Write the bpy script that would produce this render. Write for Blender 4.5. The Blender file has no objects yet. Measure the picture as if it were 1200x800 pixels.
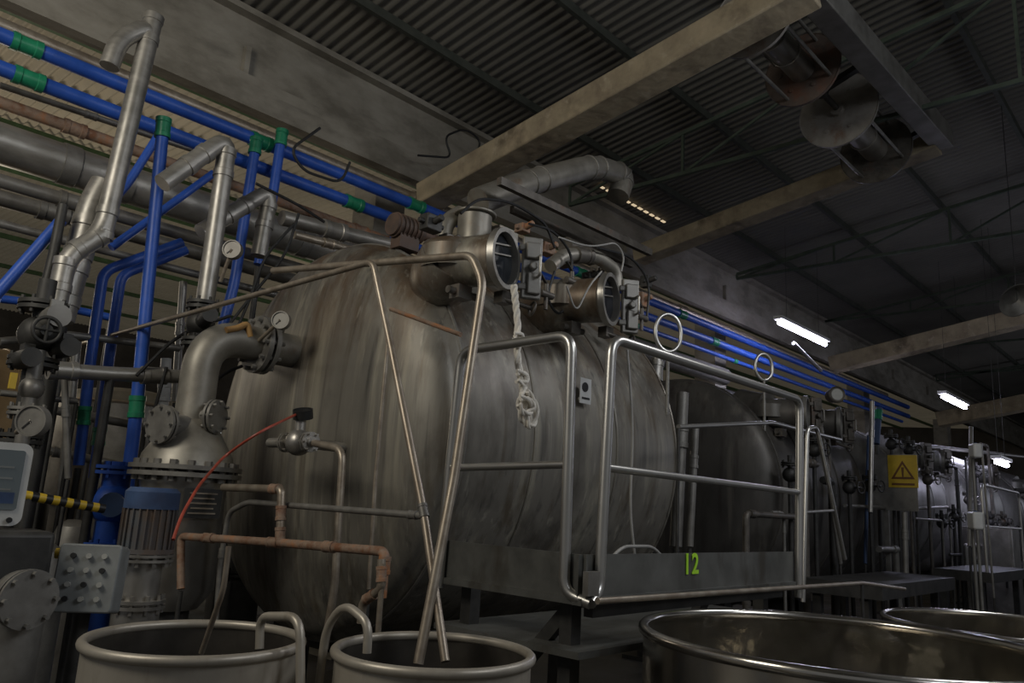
import bpy, math, random
from mathutils import Vector, Matrix
random.seed(4)
V=Vector
F=910.0; TH=math.radians(11.8); RO=math.radians(3.2); AZ=math.radians(43.1); CAM=V((0,0,1.55))
H0=V((math.cos(AZ),math.sin(AZ),0)); R0=V((math.sin(AZ),-math.cos(AZ),0)); Z0=V((0,0,1))
FW=H0*math.cos(TH)+Z0*math.sin(TH); U0=-H0*math.sin(TH)+Z0*math.cos(TH)
RC=R0*math.cos(RO)+U0*math.sin(RO); UC=-R0*math.sin(RO)+U0*math.cos(RO)
# places objects from image pixels: casts the pixel's ray onto an assumed plane
def P(px,py,x=None,y=None,z=None):
    d=FW+RC*((px-600)/F)-UC*((py-400)/F)
    if x is not None: t=(x-CAM.x)/d.x
    elif y is not None: t=(y-CAM.y)/d.y
    else: t=(z-CAM.z)/d.z
    return CAM+d*t
sc=bpy.context.scene
cd=bpy.data.cameras.new("camera"); cam=bpy.data.objects.new("camera",cd); sc.collection.objects.link(cam)
m=Matrix((RC,UC,-FW)).transposed().to_4x4(); m.translation=CAM; cam.matrix_world=m
cd.sensor_width=36; cd.lens=F/1200*36; cd.clip_end=200; sc.camera=cam
try:
    sc.view_settings.view_transform='Standard'
except Exception: pass

# ---------------- materials
def M(name,c1,c2=None,rough=.5,metal=0.,scale=3.,st=(1,1,1),bump=0.,c3=None,emis=None,es=1,rv=.12,stain=None):
    m=bpy.data.materials.new(name); m.use_nodes=True; nt=m.node_tree; n=nt.nodes; L=nt.links
    b=n['Principled BSDF']; b.inputs['Metallic'].default_value=metal; b.inputs['Roughness'].default_value=rough
    if emis:
        b.inputs['Emission Color'].default_value=(*emis,1); b.inputs['Emission Strength'].default_value=es
    c2=c2 or tuple(x*.65 for x in c1)
    tc=n.new('ShaderNodeTexCoord'); mp=n.new('ShaderNodeMapping'); mp.inputs['Scale'].default_value=st
    L.new(tc.outputs['Object'],mp.inputs['Vector'])
    no=n.new('ShaderNodeTexNoise'); no.inputs['Scale'].default_value=scale; no.inputs['Detail'].default_value=6; no.inputs['Roughness'].default_value=.65
    L.new(mp.outputs[0],no.inputs['Vector'])
    cr=n.new('ShaderNodeValToRGB'); e=cr.color_ramp.elements
    e[0].position=.34; e[0].color=(*c2,1); e[1].position=.66; e[1].color=(*c1,1)
    if c3:
        q=cr.color_ramp.elements.new(.5); q.color=(*c3,1)
    L.new(no.outputs['Fac'],cr.inputs['Fac']); col=cr.outputs['Color']
    if stain:
        # broad vertical run-marks and blotches over the base colour
        for k,st_ in enumerate(stain):
            c,sc3,s0,thr=st_[:4]
            m3=n.new('ShaderNodeMapping'); m3.inputs['Scale'].default_value=sc3; m3.inputs['Location'].default_value=(k*3.1,k*1.7,k)
            L.new(tc.outputs['Object'],m3.inputs['Vector'])
            n3=n.new('ShaderNodeTexNoise'); n3.inputs['Scale'].default_value=s0; n3.inputs['Detail'].default_value=7; n3.inputs['Roughness'].default_value=.6
            L.new(m3.outputs[0],n3.inputs['Vector'])
            r3=n.new('ShaderNodeMapRange'); r3.inputs['From Min'].default_value=thr; r3.inputs['From Max'].default_value=thr+.16; r3.inputs['To Max'].default_value=.8
            L.new(n3.outputs['Fac'],r3.inputs['Value']); fac=r3.outputs[0]
            if len(st_)>4:   # limit to a height band (local z)
                sx=n.new('ShaderNodeSeparateXYZ'); L.new(tc.outputs['Object'],sx.inputs[0])
                rz=n.new('ShaderNodeMapRange'); rz.inputs['From Min'].default_value=st_[4][0]; rz.inputs['From Max'].default_value=st_[4][1]; L.new(sx.outputs['Z'],rz.inputs['Value'])
                mu=n.new('ShaderNodeMath'); mu.operation='MULTIPLY'; L.new(fac,mu.inputs[0]); L.new(rz.outputs[0],mu.inputs[1]); fac=mu.outputs[0]
            mx=n.new('ShaderNodeMix'); mx.data_type='RGBA'; L.new(fac,mx.inputs['Factor']); L.new(col,mx.inputs['A']); mx.inputs['B'].default_value=(*c,1)
            col=mx.outputs['Result']
    L.new(col,b.inputs['Base Color'])
    n2=n.new('ShaderNodeTexNoise'); n2.inputs['Scale'].default_value=scale*4; L.new(mp.outputs[0],n2.inputs['Vector'])
    mr=n.new('ShaderNodeMapRange'); mr.inputs['To Min'].default_value=max(.02,rough-rv); mr.inputs['To Max'].default_value=min(1,rough+rv)
    L.new(n2.outputs['Fac'],mr.inputs['Value']); L.new(mr.outputs[0],b.inputs['Roughness'])
    if bump:
        bp=n.new('ShaderNodeBump'); bp.inputs['Strength'].default_value=bump; bp.inputs['Distance'].default_value=.02
        L.new(n2.outputs['Fac'],bp.inputs['Height']); L.new(bp.outputs[0],b.inputs['Normal'])
    return m
ST1=[((.40,.37,.29),(6,6,.3),1.0,.52),((.11,.085,.055),(7,7,.28),1.2,.53),((.075,.07,.062),(13,13,.35),1.2,.55),((.12,.07,.035),(2.5,2.5,1.0),1.6,.44,(2.1,3.0)),((.44,.41,.34),(20,20,.5),1.0,.60),((.07,.06,.05),(1.2,1.2,.6),1.8,.54)]
VES=M('stained_steel',(.25,.235,.20),(.18,.168,.142),.47,.38,1.0,(2,2,.6),c3=(.215,.2,.17),stain=ST1,rv=.08)
ST2=[((.17,.155,.13),(7,7,.4),1.0,.54),((.05,.04,.035),(6,6,.45),1.3,.52)]
VES2=M('dark_stained_steel',(.13,.12,.105),(.075,.07,.062),.5,.35,1.3,(2,2,.8),stain=ST2)
VES3=M('pale_grey_steel',(.26,.255,.24),(.17,.165,.155),.45,.5,1.3,(2,2,.8),stain=[((.10,.09,.08),(6,6,.45),1.3,.54)])
STEEL=M('brushed_steel',(.48,.46,.42),(.33,.31,.28),.38,.8,3)
RAIL=M('satin_rail_steel',(.56,.545,.51),(.48,.465,.43),.34,.9,1.5,rv=.04)
DULL=M('dull_steel',(.28,.27,.245),(.16,.15,.135),.5,.5,5)
DIRTY=M('dirty_fitting_steel',(.17,.155,.135),(.08,.07,.058),.5,.45,9,stain=[((.14,.08,.05),(1,1,1),9,.56)])
RUSTD=M('worn_rusty_disc',(.20,.15,.12),(.11,.085,.07),.6,.35,5,stain=[((.22,.10,.06),(1,1,1),4,.5)])
WORN=M('worn_pale_disc',(.34,.32,.29),(.22,.2,.175),.5,.5,4,stain=[((.2,.12,.08),(1,1,1),5,.55)])
ELB=M('matte_elbow_steel',(.33,.31,.265),(.2,.185,.155),.48,.5,4,stain=[((.2,.13,.08),(3,3,2),2,.58)])
DARK=M('dark_iron',(.07,.067,.062),(.03,.03,.028),.55,.4,6)
INS=M('insulated_cladding',(.40,.38,.345),(.25,.24,.215),.42,.6,3,(1,1,3))
PLATE=M('steel_plate',(.19,.19,.175),(.11,.11,.1),.42,.5,3,stain=[((.08,.07,.055),(3,3,1),2,.54)])
RUST=M('rusty_pipe',(.40,.17,.07),(.20,.09,.045),.7,.15,9,c3=(.28,.2,.145),bump=.2)
COP=M('tarnished_pipe',(.40,.35,.28),(.25,.2,.15),.42,.6,8)
GOLD=M('brown_gold_tank',(.34,.24,.13),(.2,.14,.08),.5,.4,2,(2,2,.6))
BLUE=M('blue_plastic_pipe',(.03,.11,.52),(.02,.075,.36),.42,0,5)
BLUED=M('blue_plastic_pipe_dusty',(.045,.09,.20),(.03,.05,.11),.55,0,5)
GREEN=M('green_plastic',(.02,.26,.13),(.01,.16,.08),.4,0,8)
CONC=M('stained_concrete',(.32,.30,.255),(.17,.155,.125),.9,0,1.6,(1,1,2),c3=(.26,.24,.2),bump=.4,stain=[((.12,.11,.09),(.6,1,2),1.5,.56)])
BEAM=M('ochre_concrete',(.42,.34,.23),(.22,.175,.12),.85,0,2.5,(1,1,1),c3=(.33,.275,.185),bump=.4,stain=[((.10,.078,.052),(1,1,1),2.2,.52),((.5,.43,.32),(1,1,1),6,.60)])
ROOF=M('corrugated_roof_dark',(.19,.18,.155),(.12,.113,.097),.8,0,.6,(1,1,1))
ROOF2=M('corrugated_roof_translucent_glow',(.46,.41,.32),(.28,.25,.19),.8,0,.6,emis=(.9,.78,.56),es=.035)  # weak emission stands in for sunlight coming through the sheets
WALL=M('grimy_wall',(.16,.15,.14),(.08,.075,.07),.9,0,.8)
FLOOR=M('wet_concrete_floor',(.08,.075,.07),(.03,.03,.028),.45,0,1.2,rv=.25)
PURL=M('purlin_paint',(.075,.08,.065),(.04,.045,.035),.7,0,5)
TRUS=M('dark_green_truss_paint',(.085,.11,.08),(.045,.06,.045),.65,0,6)
PGRN=M('green_purlin_paint',(.10,.19,.09),(.06,.11,.05),.65,0,6)
BARL=M('barrel_beige_steel',(.46,.42,.35),(.33,.295,.24),.42,.4,3,(1,1,.4),stain=[((.24,.2,.15),(3,3,.6),3,.55)])
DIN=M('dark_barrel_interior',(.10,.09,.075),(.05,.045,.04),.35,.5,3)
INNER=M('wet_steel_interior',(.50,.47,.41),(.24,.22,.185),.17,.95,1.8,rv=.1,bump=.5,c3=(.38,.355,.3))
VBOT=M('wet_steel_bottom',(.42,.39,.33),(.12,.105,.085),.12,.95,2.6,rv=.08,bump=1.0)
RIM=M('vat_rim_steel',(.66,.63,.57),(.52,.49,.44),.2,1,2,rv=.05)
LIQ=M('dark_liquor',(.02,.018,.015),(.01,.01,.01),.08,0,2,rv=.03,bump=.15)
BLK=M('black_rubber',(.02,.02,.02),(.01,.01,.01),.5,0,5)
RED=M('red_hose',(.42,.07,.04),(.25,.04,.02),.45,0,9)
ROPE=M('cotton_rope',(.86,.82,.73),(.68,.63,.55),.9,0,30)
WHT=M('white_plastic',(.62,.62,.60),(.48,.48,.46),.4,0,4)
LINE=M('grey_flex_line',(.40,.39,.36),(.28,.27,.25),.5,0,4)
GREY=M('grey_enclosure',(.27,.285,.28),(.18,.185,.18),.55,.1,5)
YEL=M('yellow_paint',(.62,.42,.03),(.45,.3,.02),.5,0,7)
BRN=M('orange_brown_print',(.16,.06,.01),(.10,.04,.01),.5,0,7)
MOT=M('motor_rust_paint',(.14,.085,.06),(.07,.05,.04),.65,.1,8)
MBL=M('faded_blue_paint',(.10,.115,.13),(.13,.09,.065),.6,.1,6)
GLS=M('dark_glass',(.03,.035,.04),(.015,.015,.02),.08,0,3,rv=.04)
DIAL=M('gauge_dial',(.42,.42,.38),(.32,.32,.3),.3,0,8)
SCR=M('screen',(.07,.08,.085),(.05,.06,.065),.15,0,5,emis=(.27,.32,.33),es=.07)
TUBE=M('lamp_tube',(.9,.9,1),None,.3,0,1,emis=(.76,.74,1),es=26)
LGAP=M('daylight_panel',(.9,.8,.6),None,.5,0,1,emis=(1,.78,.5),es=.6)
LIME=M('lime_paint',(.45,.85,.04),(.36,.65,.03),.5,0,9)
WIN=M('window_glass_lit',(.6,.65,.65),None,.4,0,1,emis=(.75,.8,.8),es=.5)
ORG=M('orange_cloth',(.42,.24,.08),(.28,.16,.06),.8,0,9)

# ---------------- mesh builder
def basis(a):
    a=a.normalized(); t=V((0,0,1)) if abs(a.z)<.9 else V((1,0,0))
    u=a.cross(t).normalized(); return a,u,a.cross(u).normalized()
def fillet(pts,rad,n=6):
    pts=[V(p) for p in pts]
    if len(pts)<3 or rad<=0: return pts
    out=[pts[0]]
    for i in range(1,len(pts)-1):
        a=pts[i-1]-pts[i]; b=pts[i+1]-pts[i]
        k=min(rad,a.length*.48,b.length*.48); A=pts[i]+a.normalized()*k; B=pts[i]+b.normalized()*k
        for j in range(n+1):
            t=j/n; out.append(A*(1-t)**2+pts[i]*2*t*(1-t)+B*t*t)
    out.append(pts[-1]); return out
class MB:
    def __init__(s): s.v=[];s.f=[];s.m=[];s.c=0
    def add(s,vs,fs):
        o=len(s.v); s.v+=[V(x) for x in vs]
        for f in fs: s.f.append([o+i for i in f]); s.m.append(s.c)
        return s
    def tube(s,pts,r,seg=12,closed=False,cap=True):
        pts=[V(p) for p in pts]; n=len(pts); vs=[];fs=[]
        T=[]
        for i in range(n):
            if closed: t=pts[(i+1)%n]-pts[i-1]
            else: t=pts[min(i+1,n-1)]-pts[max(i-1,0)]
            T.append(t.normalized())
        _,u,w=basis(T[0])
        for i in range(n):
            u=(u-T[i]*u.dot(T[i])).normalized(); w=T[i].cross(u)
            rr=r[i] if isinstance(r,(list,tuple)) else r
            for k in range(seg):
                a=2*math.pi*k/seg; vs.append(pts[i]+(u*math.cos(a)+w*math.sin(a))*rr)
        for i in range(n if closed else n-1):
            j=(i+1)%n
            for k in range(seg):
                l=(k+1)%seg; fs.append([i*seg+k,i*seg+l,j*seg+l,j*seg+k])
        if cap and not closed:
            fs.append(list(range(seg))[::-1]); fs.append([(n-1)*seg+k for k in range(seg)])
        return s.add(vs,fs)
    def lathe(s,prof,base,axis=(0,0,1),seg=36):
        base=V(base); a,u,w=basis(V(axis)); vs=[];fs=[];rings=[]
        for r,h in prof:
            if r<1e-5: rings.append([len(vs)]); vs.append(base+a*h)
            else:
                rings.append(list(range(len(vs),len(vs)+seg)))
                for k in range(seg):
                    t=2*math.pi*k/seg; vs.append(base+a*h+(u*math.cos(t)+w*math.sin(t))*r)
        for A,B in zip(rings,rings[1:]):
            for k in range(seg):
                l=(k+1)%seg
                if len(A)==1 and len(B)==1: break
                if len(A)==1: fs.append([A[0],B[l],B[k]])
                elif len(B)==1: fs.append([A[k],A[l],B[0]])
                else: fs.append([A[k],A[l],B[l],B[k]])
        return s.add(vs,fs)
    def cyl(s,p0,p1,r,seg=16,r2=None):
        p0=V(p0);p1=V(p1);h=(p1-p0).length; r2=r if r2 is None else r2
        return s.lathe([(0,0),(r,0),(r2,h),(0,h)],p0,p1-p0,seg)
    def box(s,c,sz,rot=None):
        c=V(c); vs=[]
        for i in (-.5,.5):
            for j in (-.5,.5):
                for k in (-.5,.5):
                    p=V((i*sz[0],j*sz[1],k*sz[2])); 
                    if rot is not None: p=rot@p
                    vs.append(c+p)
        return s.add(vs,[[0,1,3,2],[4,6,7,5],[0,4,5,1],[2,3,7,6],[0,2,6,4],[1,5,7,3]])
    def beam(s,p0,p1,w,h,up=(0,0,1)):
        p0=V(p0);p1=V(p1);a=(p1-p0).normalized(); sd=a.cross(V(up)).normalized(); u=sd.cross(a)
        vs=[p+sd*i*w/2+u*j*h/2 for p in (p0,p1) for i,j in ((-1,-1),(1,-1),(1,1),(-1,1))]
        return s.add(vs,[[3,2,1,0],[4,5,6,7],[0,1,5,4],[1,2,6,5],[2,3,7,6],[3,0,4,7]])
    def torus(s,c,axis,R,r,seg=36,sg=10,ez=1):
        a,u,w=basis(V(axis)); c=V(c)
        return s.tube([c+(u*math.cos(2*math.pi*i/seg)+w*math.sin(2*math.pi*i/seg)*ez)*R for i in range(seg)],r,sg,closed=True)
    def sphere(s,c,r,seg=20):
        return s.lathe([(r*math.sin(math.pi*i/10),-r*math.cos(math.pi*i/10)) for i in range(11)],c,(0,0,1),seg)
def link(o): sc.collection.objects.link(o)
def thing(name,label,cat,loc,group=None):
    o=bpy.data.objects.new(name,None); o.location=loc; o.empty_display_size=.1; link(o)
    o['label']=label;o['category']=cat
    if group:o['group']=group
    return o
def wl(o):
    p=V((0,0,0))
    while o: p=p+o.location; o=o.parent
    return p
def put(name,mb,mats,parent=None,label=None,cat=None,kind=None,group=None,bevel=0,sharp=38):
    if not isinstance(mats,(list,tuple)): mats=[mats]
    if parent: org=wl(parent)
    else:
        xs=[v.x for v in mb.v];ys=[v.y for v in mb.v];zs=[v.z for v in mb.v]
        org=V(((min(xs)+max(xs))/2,(min(ys)+max(ys))/2,min(zs)))
    me=bpy.data.meshes.new(name); me.from_pydata([v-org for v in mb.v],[],mb.f)
    for mt in mats: me.materials.append(mt)
    me.polygons.foreach_set('material_index',mb.m); me.polygons.foreach_set('use_smooth',[True]*len(mb.f))
    me.update(); me.set_sharp_from_angle(angle=math.radians(sharp))
    o=bpy.data.objects.new(name,me); link(o)
    if parent: o.parent=parent; o.location=(0,0,0)
    else: o.location=org
    if label:o['label']=label
    if cat:o['category']=cat
    if kind:o['kind']=kind
    if group:o['group']=group
    if bevel:
        b=o.modifiers.new('b','BEVEL'); b.width=bevel; b.segments=2; b.limit_method='ANGLE'
    return o
def PT(p,pl):
    if isinstance(p,Vector): return p
    if len(p)==3: return P(p[0],p[1],**p[2])
    return P(p[0],p[1],**pl)
def flange(mb,c,ax,r,t=.02,gap=.012,bolts=8):
    c=V(c);a,u,w=basis(V(ax))
    for s_ in (-1,1):
        mb.cyl(c+a*s_*gap/2,c+a*s_*(gap/2+t),r,28)
    for k in range(bolts):
        q=c+(u*math.cos(2*math.pi*k/bolts)+w*math.sin(2*math.pi*k/bolts))*r*.86
        mb.cyl(q-a*(t+gap*1.6+.01),q+a*(t+gap*1.6+.01),r*.06+.003,6)
def pipe(name,label,pl,pts,r,mat,bend=.12,fit=(),fitmat=None,fitname='coupling',cat='pipe',seg=14,group=None,collar=1.28,leg=None):
    """fit: (segment index, t) rings with their own material; leg: stand to the floor"""
    pts=[PT(p,pl) for p in pts]
    lo=min(pts,key=lambda p:p.z)
    root=thing(name,label,cat,lo.copy(),group)
    mb=MB().tube(fillet(pts,bend),r,seg); put('pipe_run',mb,mat,root)
    for i,t in fit:
        a=pts[i];b=pts[i+1];c=a.lerp(b,t);d=(b-a).normalized()
        k=MB(); L_=r*1.7
        k.lathe([(r*.9,-L_),(r*collar,-L_),(r*collar,-L_*.55),(r*(collar-.1),-L_*.5),(r*(collar-.1),L_*.5),(r*collar,L_*.55),(r*collar,L_),(r*.9,L_)],c,d,18)
        put(fitname,k,fitmat or mat,root)
    if leg is not None:
        q=pts[leg]; put('stand_leg',MB().cyl((q.x,q.y,0),(q.x,q.y,q.z-r*.5),max(.012,r*.6),10),DARK,root)
    return root

# ---------------- structure
def struct(name,mb,mat): return put(name,mb,mat,kind='structure')
def corrug(y0,z0,y1,z1,x0,x1,pitch=.15,amp=.022,sub=6,ny=2):
    mb=MB(); n=int((x1-x0)/pitch*sub); vs=[];fs=[]
    for j in range(ny):
        t=j/(ny-1)
        for i in range(n+1):
            x=x0+i*pitch/sub; vs.append((x,y0+(y1-y0)*t,z0+(z1-z0)*t+amp*math.sin(2*math.pi*i/sub)))
    for j in range(ny-1):
        for i in range(n):
            a=j*(n+1)+i; fs.append([a,a+1,a+n+2,a+n+1])
    return mb.add(vs,fs)
XF=40
struct('floor',MB().box((18.5,10,-.05),(47,44,.1)),FLOOR)
struct('wall_back',MB().box((18.5,31,3.6),(47,.2,7.6)),WALL)
struct('wall_far',MB().box((XF+.1,10,4),(.2,44,8.6)),WALL)
SL=.14
def roofz(y): return 5.95+(6.4-y)*SL
struct('ceiling',corrug(6.5,roofz(6.5),-9,roofz(-9),-4,XF,pitch=.12,amp=.015),ROOF)
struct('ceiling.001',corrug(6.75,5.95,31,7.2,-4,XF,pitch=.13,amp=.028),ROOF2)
mb=MB()
mb.box((18,6.52,5.55),(44,.22,.66)); mb.box((18,6.5,5.18),(44,.5,.12)); mb.box((18,6.55,5.9),(44,.5,.06)); mb.box((18,6.27,5.02),(44,.1,.2))
struct('trim_1',mb,CONC)
mb=MB()
for i in range(14):
    mb.box((-.1+i*3.1,6.38,5.4),(.05,.06,.34))
struct('trim_2',mb,CONC)
for i,x in enumerate((4.9,12.4,19.9,27.4)):
    struct('trim_%d'%(3+i),MB().box((x,6.72,2.46),(.4,.4,4.92)),CONC)
mb=MB()
for i in range(11):
    mb.box((8.2+i*.16,6.12,roofz(6.1)-.05),(.09,.04,.015))
struct('trim_7',mb,LGAP)
for i in range(7):
    x=1+i*3.4
    mb=MB(); mb.box((x,30.86,3.2),(2.2,.06,1.3)); mb.c=1
    for k in (-1.1,-.37,.37,1.1): mb.box((x+k,30.8,3.2),(.07,.1,1.3))
    for k in (-.65,0,.65): mb.box((x,30.8,3.2+k),(2.3,.1,.07))
    put('window_%d'%(i+1),mb,[WIN,DARK],kind='structure')
for i,y in enumerate((5.5,4.2,2.9,1.6,.3,-1.0,-2.5,-4.0,-5.5)):
    z=roofz(y)-.08
    put('roof_purlin',MB().box((18,y,z),(43.8,.05,.09)),PURL,label='dull dark steel purlin under the corrugated roof sheets',cat='beam',group='roof purlins')
for i,y in enumerate((8.2,9.8,11.5,13.5,15.5,18.5,22,26)):
    z=5.95+(y-6.75)*(1.25/24.25)-.1
    put('roof_purlin',MB().box((18,y,z),(43.8,.06,.1)),PGRN,label='green steel purlin under the pale translucent roof sheets',cat='beam',group='roof purlins')
def truss(x,y0,y1,zb,n,label):
    root=thing('roof_truss',label,'truss',(x,(y0+y1)/2,zb),'roof trusses')
    tz=lambda y: roofz(y)-.2
    mb=MB().beam((x,y0,zb),(x,y1,zb),.045,.045); put('bottom_chord',mb,TRUS,root)
    mb=MB().beam((x,y0,tz(y0)),(x,y1,tz(y1)),.045,.045); put('top_chord',mb,TRUS,root)
    for i in range(n):
        ya=y0+(y1-y0)*i/n; yb=y0+(y1-y0)*(i+1)/n
        mb=MB(); mb.beam((x,ya,zb),(x,ya,tz(ya)),.03,.03,up=(0,1,0)); mb.beam((x,ya,zb),(x,yb,tz(yb)),.028,.028)
        put('web_strut',mb,TRUS,root)
for x in (7.6,12.4,16.5,20.5,25,31):
    truss(x,6.2,-7.5,5.45+.02*x if x>8 else 5.5,8,'dark green steel roof truss under corrugated sheets')

# ---------------- overhead concrete frame
def cbeam(x,y0,z0,y1,z1,w,h,label):
    mb=MB().beam((x,y0,z0),(x,y1,z1),w,h); return put('concrete_beam',mb,BEAM,label=label,cat='beam',bevel=.015,group='overhead sloping beams')
a=P(500,232,x=5.0); b=P(935,-12,x=5.0)
cbeam(5.0,a.y,a.z,b.y-.1,b.z,.3,.24,'ochre stained concrete beam sloping above the steel vessel')
a2=P(748,300,x=8.7); e2=P(1098,166,x=8.7)
cbeam(8.7,a2.y,a2.z,e2.y,e2.z,.28,.22,'ochre stained concrete beam beyond the vessel')
a3=P(975,428,x=15.5); b3=P(1200,372,x=15.5); e3=a3+(b3-a3)*1.3
cbeam(15.5,a3.y,a3.z,e3.y,e3.z,.35,.3,'dusty concrete beam over the machine row')
a4=P(1100,492,x=21); b4=P(1200,472,x=21); e4=a4+(b4-a4)*1.5
cbeam(21,a4.y,a4.z,e4.y,e4.z,.4,.35,'dusty concrete beam far down the hall')
mb=MB().beam((4.7,1.97,b.z+.04),(8.75,1.97,e2.z+.03),.2,.22)
put('longitudinal_beam',mb,DULL,label='grey brown beam tying the sloping beams, carrying winch reels',cat='beam',bevel=.01)
# winch reels: wide thin side plates with a narrow drum between, hung on one shaft
YW=2.50
rx=[P(882,20,y=YW),P(940,80,y=YW),P(982,130,y=YW),P(1026,178,y=YW)]
zsh=sum(p.z for p in rx)/4
for j in range(2):
    pa=V((rx[j*2].x,YW,rx[j*2].z)); pb=V((rx[j*2+1].x,YW,rx[j*2+1].z)); zz=(pa.z+pb.z)/2*.5+zsh*.5; pa.z=pb.z=zz; mid=pa.lerp(pb,.5)
    R=.34 if j==0 else .37
    root=thing('winch_reel','worn steel winch reel with wide thin side plates under the beam','reel',mid-V((0,0,R)),'overhead winch reels')
    for q,mt,rr in ((pa,WORN,R),(pb,RUSTD if j==0 else DIRTY,R*.98)):
        mb=MB().lathe([(0,-.006),(rr,-.006),(rr+.008,-.014),(rr+.008,.014),(rr,.006),(rr*.3,.006),(rr*.28,.02),(0,.02)],q,(1,0,0),44); mb.lathe([(0,-.05),(.06,-.05),(.065,-.005),(0,-.005)],q,(1,0,0),20)
        for k in range(6):
            t=k*math.pi/3; o_=V((0,math.cos(t),math.sin(t)))*rr*.6; mb.cyl(q+o_-V((.016,0,0)),q+o_+V((.016,0,0)),.018,8)
        put('side_plate',mb,mt,root)
    mb=MB().cyl(pa,pb,R*.34,28); mb.torus(pa.lerp(pb,.35),(1,0,0),R*.35,.012,28,6); mb.torus(pa.lerp(pb,.65),(1,0,0),R*.35,.012,28,6)
    put('drum',mb,INS if j==0 else WORN,root)
    for k in range(4):
        t=k*math.pi/2+.5; o_=V((0,math.cos(t),math.sin(t)))*R*.82; put('tie_rod',MB().cyl(pa+o_,pb+o_,.016,8),DULL,root)
for x in (rx[0].x-.1,(rx[1].x+rx[2].x)/2,rx[3].x+.15):
    put('shaft_hanger',MB().beam((x,YW,zsh),(x,2.05,zsh+.16),.05,.07,up=(1,0,0)).cyl((x-.04,YW,zsh),(x+.04,YW,zsh),.06,18),DARK,label='dark bearing bracket holding the winch shaft to the beam',cat='bracket',group='shaft hangers')
put('drive_shaft',MB().tube([V((rx[0].x-.2,YW,zsh)),V((rx[3].x+.25,YW,zsh))],.03),DARK,label='dark shaft running through the overhead winch reels',cat='shaft')

# ---------------- dyeing vessels
def vessel(x0,x1,yc,zc,R,mat,label,ports=(),yf=2.95,zp=2.92,D=.30,fine=True):
    root=thing('dyeing_vessel',label,'tank',((x0+x1)/2,yc,0),'row of dyeing vessels')
    L_=x1-x0
    def rr_(t): return R*math.sin(math.radians(t))**.86
    prof=[(rr_(t)*(.975 if fine else 1),-D*math.cos(math.radians(t))) for t in range(0,91,5)]
    prof+=[(R*.995,.02),(R,.05),(R,L_*.33),(R,L_*.66)]+[(rr_(90-t),L_+D*math.sin(math.radians(t))) for t in range(0,91,5)]
    put('vessel_shell',MB().lathe(prof,(x0,yc,zc),(1,0,0),96),mat,root,sharp=60)
    for xx in (x0+.05,x0+L_*.28,x0+L_*.66,x1):
        put('weld_seam',MB().torus((xx,yc,zc),(1,0,0),R,.011,96,6),DULL if fine and xx<x0+.1 else mat,root)
    for xx in (x0+.25,x1-.25):
        mb=MB(); h=zc-R+.28
        mb.box((xx,yc-.45,h/2+.02),(.14,.12,h+.1)); mb.box((xx,yc+.45,h/2+.02),(.14,.12,h+.1)); mb.box((xx,yc,zc-R-.02),(.14,1.3,.14)); mb.box((xx,yc,.02),(.3,1.3,.04))
        put('saddle_support',mb,DARK,root)
    A=V((.28,-.96,0)).normalized(); S=V((.96,.28,0)).normalized(); FM=STEEL if fine else DULL
    for i,xp in enumerate(ports):
        c=V((xp,yf,zp)); k=c-A*.36
        mb=MB()
        # short neck growing out of the shell behind the port
        n0=V((max(k.x+.06,x0+.2),k.y+.36,zc+math.sqrt(max(.01,R*R-(yc-k.y-.36)**2))-.12))
        mb.tube(fillet([n0,V((k.x+.02,k.y+.1,(n0.z+zp)/2-.02)),k+V((0,0,.03))],.2),.19,28)
        mb.lathe([(.19,-.05),(.185,.08),(.15,.12),(.1,.14),(0,.15)],k,(0,0,1),28)
        mb.tube([k,c-A*.04],.15,28,cap=False)
        lp=put('loading_port',mb,mat,root)
        mb=MB().lathe([(.152,-.05),(.152,.01),(.178,.01),(.178,-.03),(.152,-.05)],c,A,36); put('port_flange',mb,FM,lp) 
        put('port_glass',MB().lathe([(0,0),(.152,0)],c-A*.035,A,30),GLS,lp)
        mb=MB().beam(c-A*.028-S*.11+V((0,0,.06)),c-A*.028+S*.1+V((0,0,.11)),.008,.014,up=A).beam(c-A*.028-S*.12+V((0,0,.0)),c-A*.028+S*.11+V((0,0,.05)),.008,.014,up=A); put('wiper_bar',mb,FM,lp)
        rot=Matrix.Rotation(math.radians(-34),3,'Z'); dc=c+V((.225,-.0,0))
        mb=MB(); mb.box(dc,(.12,.04,.38),rot); mb.box(dc+rot@V((0,-.03,.1)),(.09,.03,.1),rot); mb.box(dc+rot@V((.01,-.03,-.1)),(.08,.03,.13),rot); mb.cyl(dc+rot@V((0,-.02,0)),dc+rot@V((0,-.07,0)),.025,12)
        mb.beam(c+V((.15,.04,.12)),dc+V((-.03,0,.12)),.025,.04); mb.beam(c+V((.15,.04,-.12)),dc+V((-.03,0,-.12)),.025,.04)
        put('port_door',mb,DULL if fine else DIRTY,lp,bevel=.008)
        mb=MB().tube(fillet([dc+rot@V((.03,-.04,-.06)),dc+rot@V((.03,-.09,-.06)),dc+rot@V((.03,-.09,.06)),dc+rot@V((.03,-.04,.06))],.02),.008); put('door_handle',mb,FM,lp)
        mb=MB().cyl(c+V((.1,.1,-.2)),c+V((.25,.0,-.24)),.014,10).torus(c+V((.25,.0,-.24)),(.9,-.4,-.2),.04,.008,20,8).box(c+V((.12,.12,-.19)),(.08,.07,.07)); put('clamp_wheel',mb,DIRTY,lp)
        mb=MB().box(k+V((-.02,-.12,-.2)),(.1,.08,.08)).cyl(k+V((-.12,-.12,-.2)),k+V((.1,-.12,-.2)),.022,12); put('port_fitting',mb,DIRTY,lp)
    return root
YC,ZC,RR=4.46,1.95,1.31
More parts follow.
